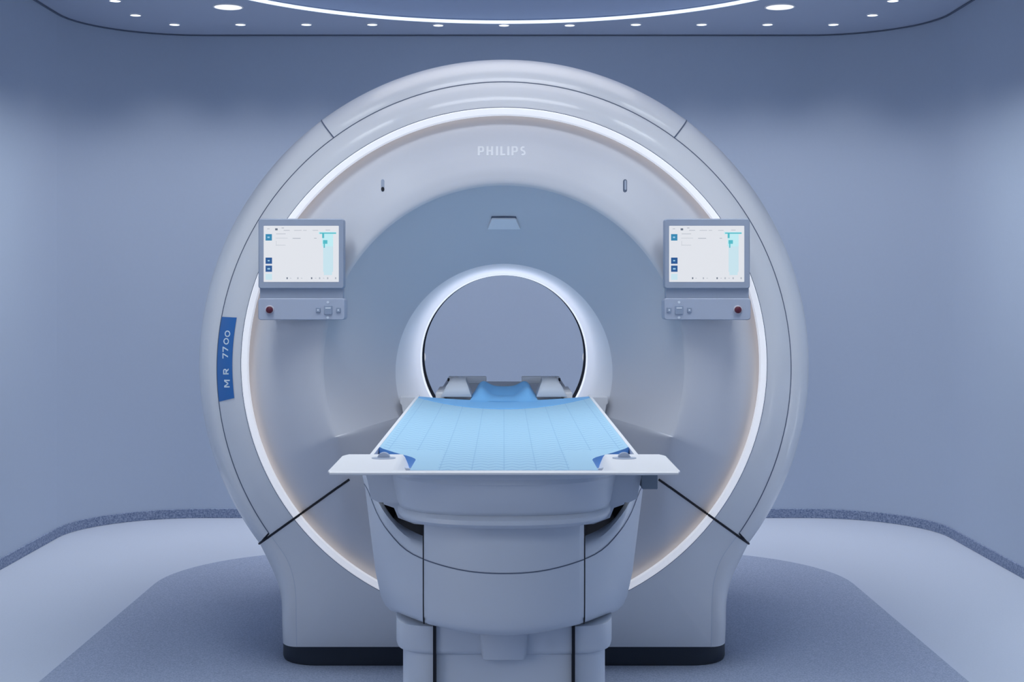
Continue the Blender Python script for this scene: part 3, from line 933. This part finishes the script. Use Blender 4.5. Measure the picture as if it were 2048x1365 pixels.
addsec(238, 2.956, .63, BOT_T, dz=.012)
addsec(246, 2.952, .64, BOT_T, dz=.030)
addsec(251, 2.951, .65, BOT_T, dz=.055)
addsec(257, 2.950, .66, BOT_T, dz=.090)
iv = len(secs)
addsec(279, 2.950, .68, SEAM_T)
iseam = len(secs) - 1
addsec(285, 2.955, .68, SEAM_T, dz=.018)
addsec(286, 2.968, .67, SEAM_T, dz=.030)
addsec(282, 2.990, .66, SEAM_T, dz=.036)
addsec(273, 3.02, .64, CAV_T, dz=.004)
addsec(262, 3.05, .60, CAV_T, dz=-.007)
icav = len(secs) - 1
addsec(252, 3.09, .58, CAV_T, dz=-.03)
addsec(248, 3.10, .58, z=.68)
loops = []
for s_ in secs:
    Yb = 4.30
    l = [Vector(p) for p in s_] + [Vector((s_[-1][0], Yb, s_[-1][2])), Vector((s_[0][0], Yb, s_[0][2]))]
    loops.append(l)
mbk = MB().loft(loops[:icav + 1], True, True, False)
mbk.build('cradle', M['table'], table, smooth=60)
MB().loft(loops[icav:icav + 3], True, False, True).build('cradle_lining', M['black'], table, smooth=50)  # the cavity's shade is put into the lining's black colour
cbvh = bvh_of(mbk)
seamloop = [Vector((x * 1.002, y - .001, z)) for x, y, z in secs[iseam]]
MB().tube([p for p in seamloop if p.y < 3.55], .0012, 6).build('seam', M['seam'], table)
# column panel in front of the cradle
XC = fitX(279 / F, 2.95, .68)
def plany(x):
    r = min(1, abs(x) / XC); e = 2 / .92
    return 2.95 + .68 - .68 * (1 - r ** e) ** (1 / e)
def colloop(z, off, X=.1735, n=28, dz=None):
    p = [Vector((x, plany(x) + off, z)) for x in (X - 2 * X * k / n for k in range(n + 1))]
    if dz is not None:
        for q in p: q.z = CAMZ - (sm(BOT_T, abs(q.x) / q.y * F) - HZ) * q.y / F + dz
    return p + [Vector((p[-1].x, 3.25, p[-1].z)), Vector((p[0].x, 3.25, p[0].z))]
XCOL = .1725
MB().loft([colloop(.6, .035, XCOL - .006, dz=-.001), colloop(.6, .010, XCOL, dz=.003), colloop(.6, .001, XCOL, dz=.014), colloop(.6, -.003, XCOL, dz=.04), colloop(.75, -.004, XCOL), colloop(.81, -.003, XCOL), colloop(.868, .0, XCOL)], True, True, True).build('column_front', M['table'], table, smooth=50)
csm = []
for k in range(29):
    x = XCOL - 2 * XCOL * k / 28; y = plany(x)
    csm.append(Vector((x, y - .0045, CAMZ - (sm(SEAM_T, abs(x) / y * F) - HZ) * y / F)))
MB().tube(csm, .0013, 6).build('seam', M['seam'], table)
for s_ in (-1, 1):
    x = s_ * (XCOL + .0012); y = plany(x)
    MB().tube([(x, y + .016, .620), (x, y + .003, .633), (x, y, .665), (x, y - .002, .75), (x, y - .001, .80), (x, y + .002, .865)], .0017, 6).build('column_gap', M['black'], table)
# pedestal: collar and lower block
def ped(X, Y0, b, z, e=.32, n=48):
    X *= 1.02; Y0 += .055; z -= .007 if z > .1 else 0
    p = [(x, y, z) for x, y in nose_sq(X, Y0, b, n, e)]
    return [Vector(q) for q in p + [(p[-1][0], 4.2, z), (p[0][0], 4.2, z)]]
MB().loft([ped(.236, 3.075, .26, .5355), ped(.2425, 3.068, .26, .540), ped(.2445, 3.065, .26, .548), ped(.2445, 3.065, .26, .60)], True, True, True).build('pedestal_collar', M['table'], table)
MB().loft([ped(.2300, 3.078, .25, .02), ped(.2300, 3.078, .25, .54)], True, True, True).build('pedestal', M['table'], table)
MB().loft([ped(.26, 3.04, .28, .003), ped(.26, 3.04, .28, .03)], True, True, True).build('pedestal_foot', M['plinth'], table)
for s_ in (-1, 1):
    x = s_ * .1545
    MB().box(x - .0034, x + .0034, 3.1120, 3.145, .02, .60).build('pedestal_groove', M['black'], table)
# release handle on the collar
hd = MB()
hp = lambda z, X, Y0: [Vector((x, y + .055, z - .007)) for x, y in ([(X, 3.085), (X, Y0 + .008), (X - .008, Y0), (-X + .008, Y0), (-X, Y0 + .008), (-X, 3.085)])]
hd.loft([hp(.527, .044, 3.056), hp(.531, .048, 3.047), hp(.545, .050, 3.044), hp(.60, .054, 3.044), hp(.61, .053, 3.05)], True, True, True)
hd.build('release_handle', M['table'], table, smooth=50)

# ================================================================== MATTRESS
def half_w(Y):
    return interp([(2.85, .192), (3.04, .190), (3.075, .197), (3.11, .214), (3.15, .240), (3.19, .262), (3.215, .277), (3.23, .288), (4.75, .288)], Y)
def yb(x):          # border between the ribbed pad and the head band
    u = min(1, abs(x) / .288)
    return 4.40 + .29 * (u ** 1.9)
def ztop(x, Y):
    dip = .013 * (1 - (x / .288) ** 2)
    dip *= interp([(2.85, .05), (3.3, .7), (3.8, 1.0), (4.7, 1.1)], Y)
    return .9800 - dip - interp([(2.85, .002), (3.0, 0)], Y)
mt = MB()
NU = 48
def row(v, Yfun, drop=0.0, inset=0.0):
    out = []
    for k in range(NU + 1):
        u = -1 + 2 * k / NU
        Y = Yfun(u, v)
        hw = half_w(Y) - inset
        x = u * hw
        Y2 = Yfun(x / .288, v)
        out.append(Vector((x, Y2, ztop(x, Y2) - drop)))
    return out
vals = [k / 70 for k in range(71)]
fy = lambda u, v: lerp(2.848, yb(u * .288), v ** 1.0)
rows = [row(v, fy) for v in vals]
# rounded perimeter: close the sides down to the tray
def skirt(rows, bottom):
    L = [r[0] for r in rows]; R = [r[-1] for r in rows]
    per = rows[0] + R[1:] + list(reversed(rows[-1]))[1:] + list(reversed(L))[1:-1]
    c = Vector((0, sum(p.y for p in per) / len(per), 0))
    return per
per = skirt(rows, .9545)
def norm2(p, s_):   # outward direction in plan
    return Vector((math.copysign(1, p.x) if abs(p.x) > half_w(p.y) * .98 else 0, 0, 0))
mt.loft(rows, closed=False, mi=0)
low = [p + norm2(p, 1) * .0025 + Vector((0, 0, -.006)) for p in per]
flare = lambda p: interp([(2.86, .003), (3.0, .015), (3.18, .010), (3.24, .0)], p.y)
bot_ = [Vector((p.x, p.y, max(.9545, 1.3515 - .1343 * p.y))) + norm2(p, 1) * (.0025 + flare(p)) for p in per]
mt.loft([per, low, bot_], closed=True, mi=1)
ms = mt.build('table_mattress', [M['pad'], M['pad_edge']], None, origin=(0, 3.8, .953), smooth=50)
tag(ms, 'long light blue ribbed mattress covering the patient table', 'mattress')
# head band (plain mid blue) beyond the curved border, raised into the neck piece
hb = MB()
def zb(x, Y):
    z = ztop(x, Y) - .001
    t = max(0, min(1, (Y - 4.68) / .13)); t = t * t * (3 - 2 * t)
    a = abs(x)
    hump = math.exp(-((a - .080) / .030) ** 2) * .032 + .006 * math.exp(-(a / .09) ** 4)
    fall = 1 if a < .085 else max(0, 1 - ((a - .085) / .03) ** 2)
    back = max(0, min(1, (Y - 4.86) / .08))
    dish = .026 * back * math.exp(-(a / .085) ** 4)
    return z + (hump * fall * t + dish * fall)
def hw2(Y): return interp([(4.3, .288), (4.755, .288), (4.775, .270), (4.785, .118), (5.02, .112)], Y)
rows = []
for j in range(41):
    v = j / 40; r_ = []
    for k in range(65):
        u = -1 + 2 * k / 64
        ye = 5.02
        y0_ = yb(u * .288) + .004
        if v < .5: Y = lerp(y0_, 4.76, v / .5); hw = .288
        else:
            Y = lerp(4.76, ye, (v - .5) / .5); hw = .288 if v <= .5 else lerp(.112, .110, v)
        x = u * hw
        r_.append(Vector((x, Y, zb(x, Y))))
    rows.append(r_)
# first half: the band, second half: the neck piece, as two closed bodies
def closed_sheet(rows, zlow, name, m, origin, parent=None):
    L = [r[0] for r in rows]; R = [r[-1] for r in rows]
    per = rows[0] + R[1:] + list(reversed(rows[-1]))[1:] + list(reversed(L))[1:-1]
    b = MB().loft(rows, closed=False)
    b.loft([per, [Vector((p.x, p.y, zlow)) for p in per]], closed=True)
    return b.build(name, m, parent, origin, smooth=55)
hbo = closed_sheet(rows[:21], .9545, 'head_band', M['pad_dark'], None, ms)
hc = []
for j in range(22):
    Y = 4.70 + .26 * j / 21
    hc.append([Vector((.113 * (-1 + 2 * k / 48), Y, zb(.113 * (-1 + 2 * k / 48), Y) + .0006 + .002 * min(1, j / 3))) for k in range(49)])
hco = closed_sheet(hc, .967, 'neck_cushion', M['pad_dark'], (0, 4.85, .966))
tag(hco, 'plain mid-blue cushion with a scooped middle at the head end of the table', 'cushion')
# border piping
pp = []
for k in range(61):
    x = -.286 + .572 * k / 60; Y = yb(x) + .002; pp.append((x, Y, ztop(x, Y) - .0002))
MB().tube(pp, .0022, 6).build('piping', M['pad_dark'], ms)

# ================================================================== HEAD COIL BASE
coil = empty('head_coil_base', (0, 4.95, .978), 'pale grey head support with two sloped blocks and inward arms at the bore', 'head support')
for s_ in (-1, 1):
    def bs(Y, top, x0, x1, tx0, tx1):
        # cross-section at depth Y, trapezoid with rounded shoulders
        z0 = .976
        pts = [(x1, z0), (lerp(x1, tx1, .8), lerp(z0, top, .75)), (tx1 - .006 * 0, top - .004), (tx1 - .012, top), (tx0 + .012, top), (tx0, top - .004), (lerp(x0, tx0, .8), lerp(z0, top, .7)), (x0, z0)]
        return [Vector((s_ * a, Y, z)) for a, z in pts]
    # x0 inner (near centre), x1 outer
    MB().loft([bs(4.775, .990, .110, .216, .116, .206), bs(4.785, 1.006, .110, .216, .120, .200), bs(4.80, 1.019, .111, .216, .125, .196), bs(4.83, 1.027, .112, .216, .130, .190),
               bs(4.90, 1.030, .113, .214, .134, .190), bs(5.02, 1.031, .114, .212, .134, .190), bs(5.05, 1.024, .116, .210, .136, .188)], True, True, True).build('side_block', M['block'], coil, smooth=50)
    MB().box(*(sorted((s_ * .064, s_ * .20))), 5.03, 5.075, 1.003, 1.028, bev=.003).build('inward_arm', M['block'], coil)
    for k in range(3):
        MB().disc((s_ * (.150 + .014 * k), 4.99, 1.030), (0, 0, 1), .0035, .0025, 12).build('contact_pin', M['clip'], coil)
    MB().box(*(sorted((s_ * .194, s_ * .201))), 4.98, 5.0, 1.015, 1.026, bev=.001).build('plug', M['black'], coil)
    # low side rail of the coil base beside the rim
    MB().box(*(sorted((s_ * .205, s_ * .236))), 4.83, 5.12, .9535, .987, bev=.004).build('side_ledge', M['top'], coil)
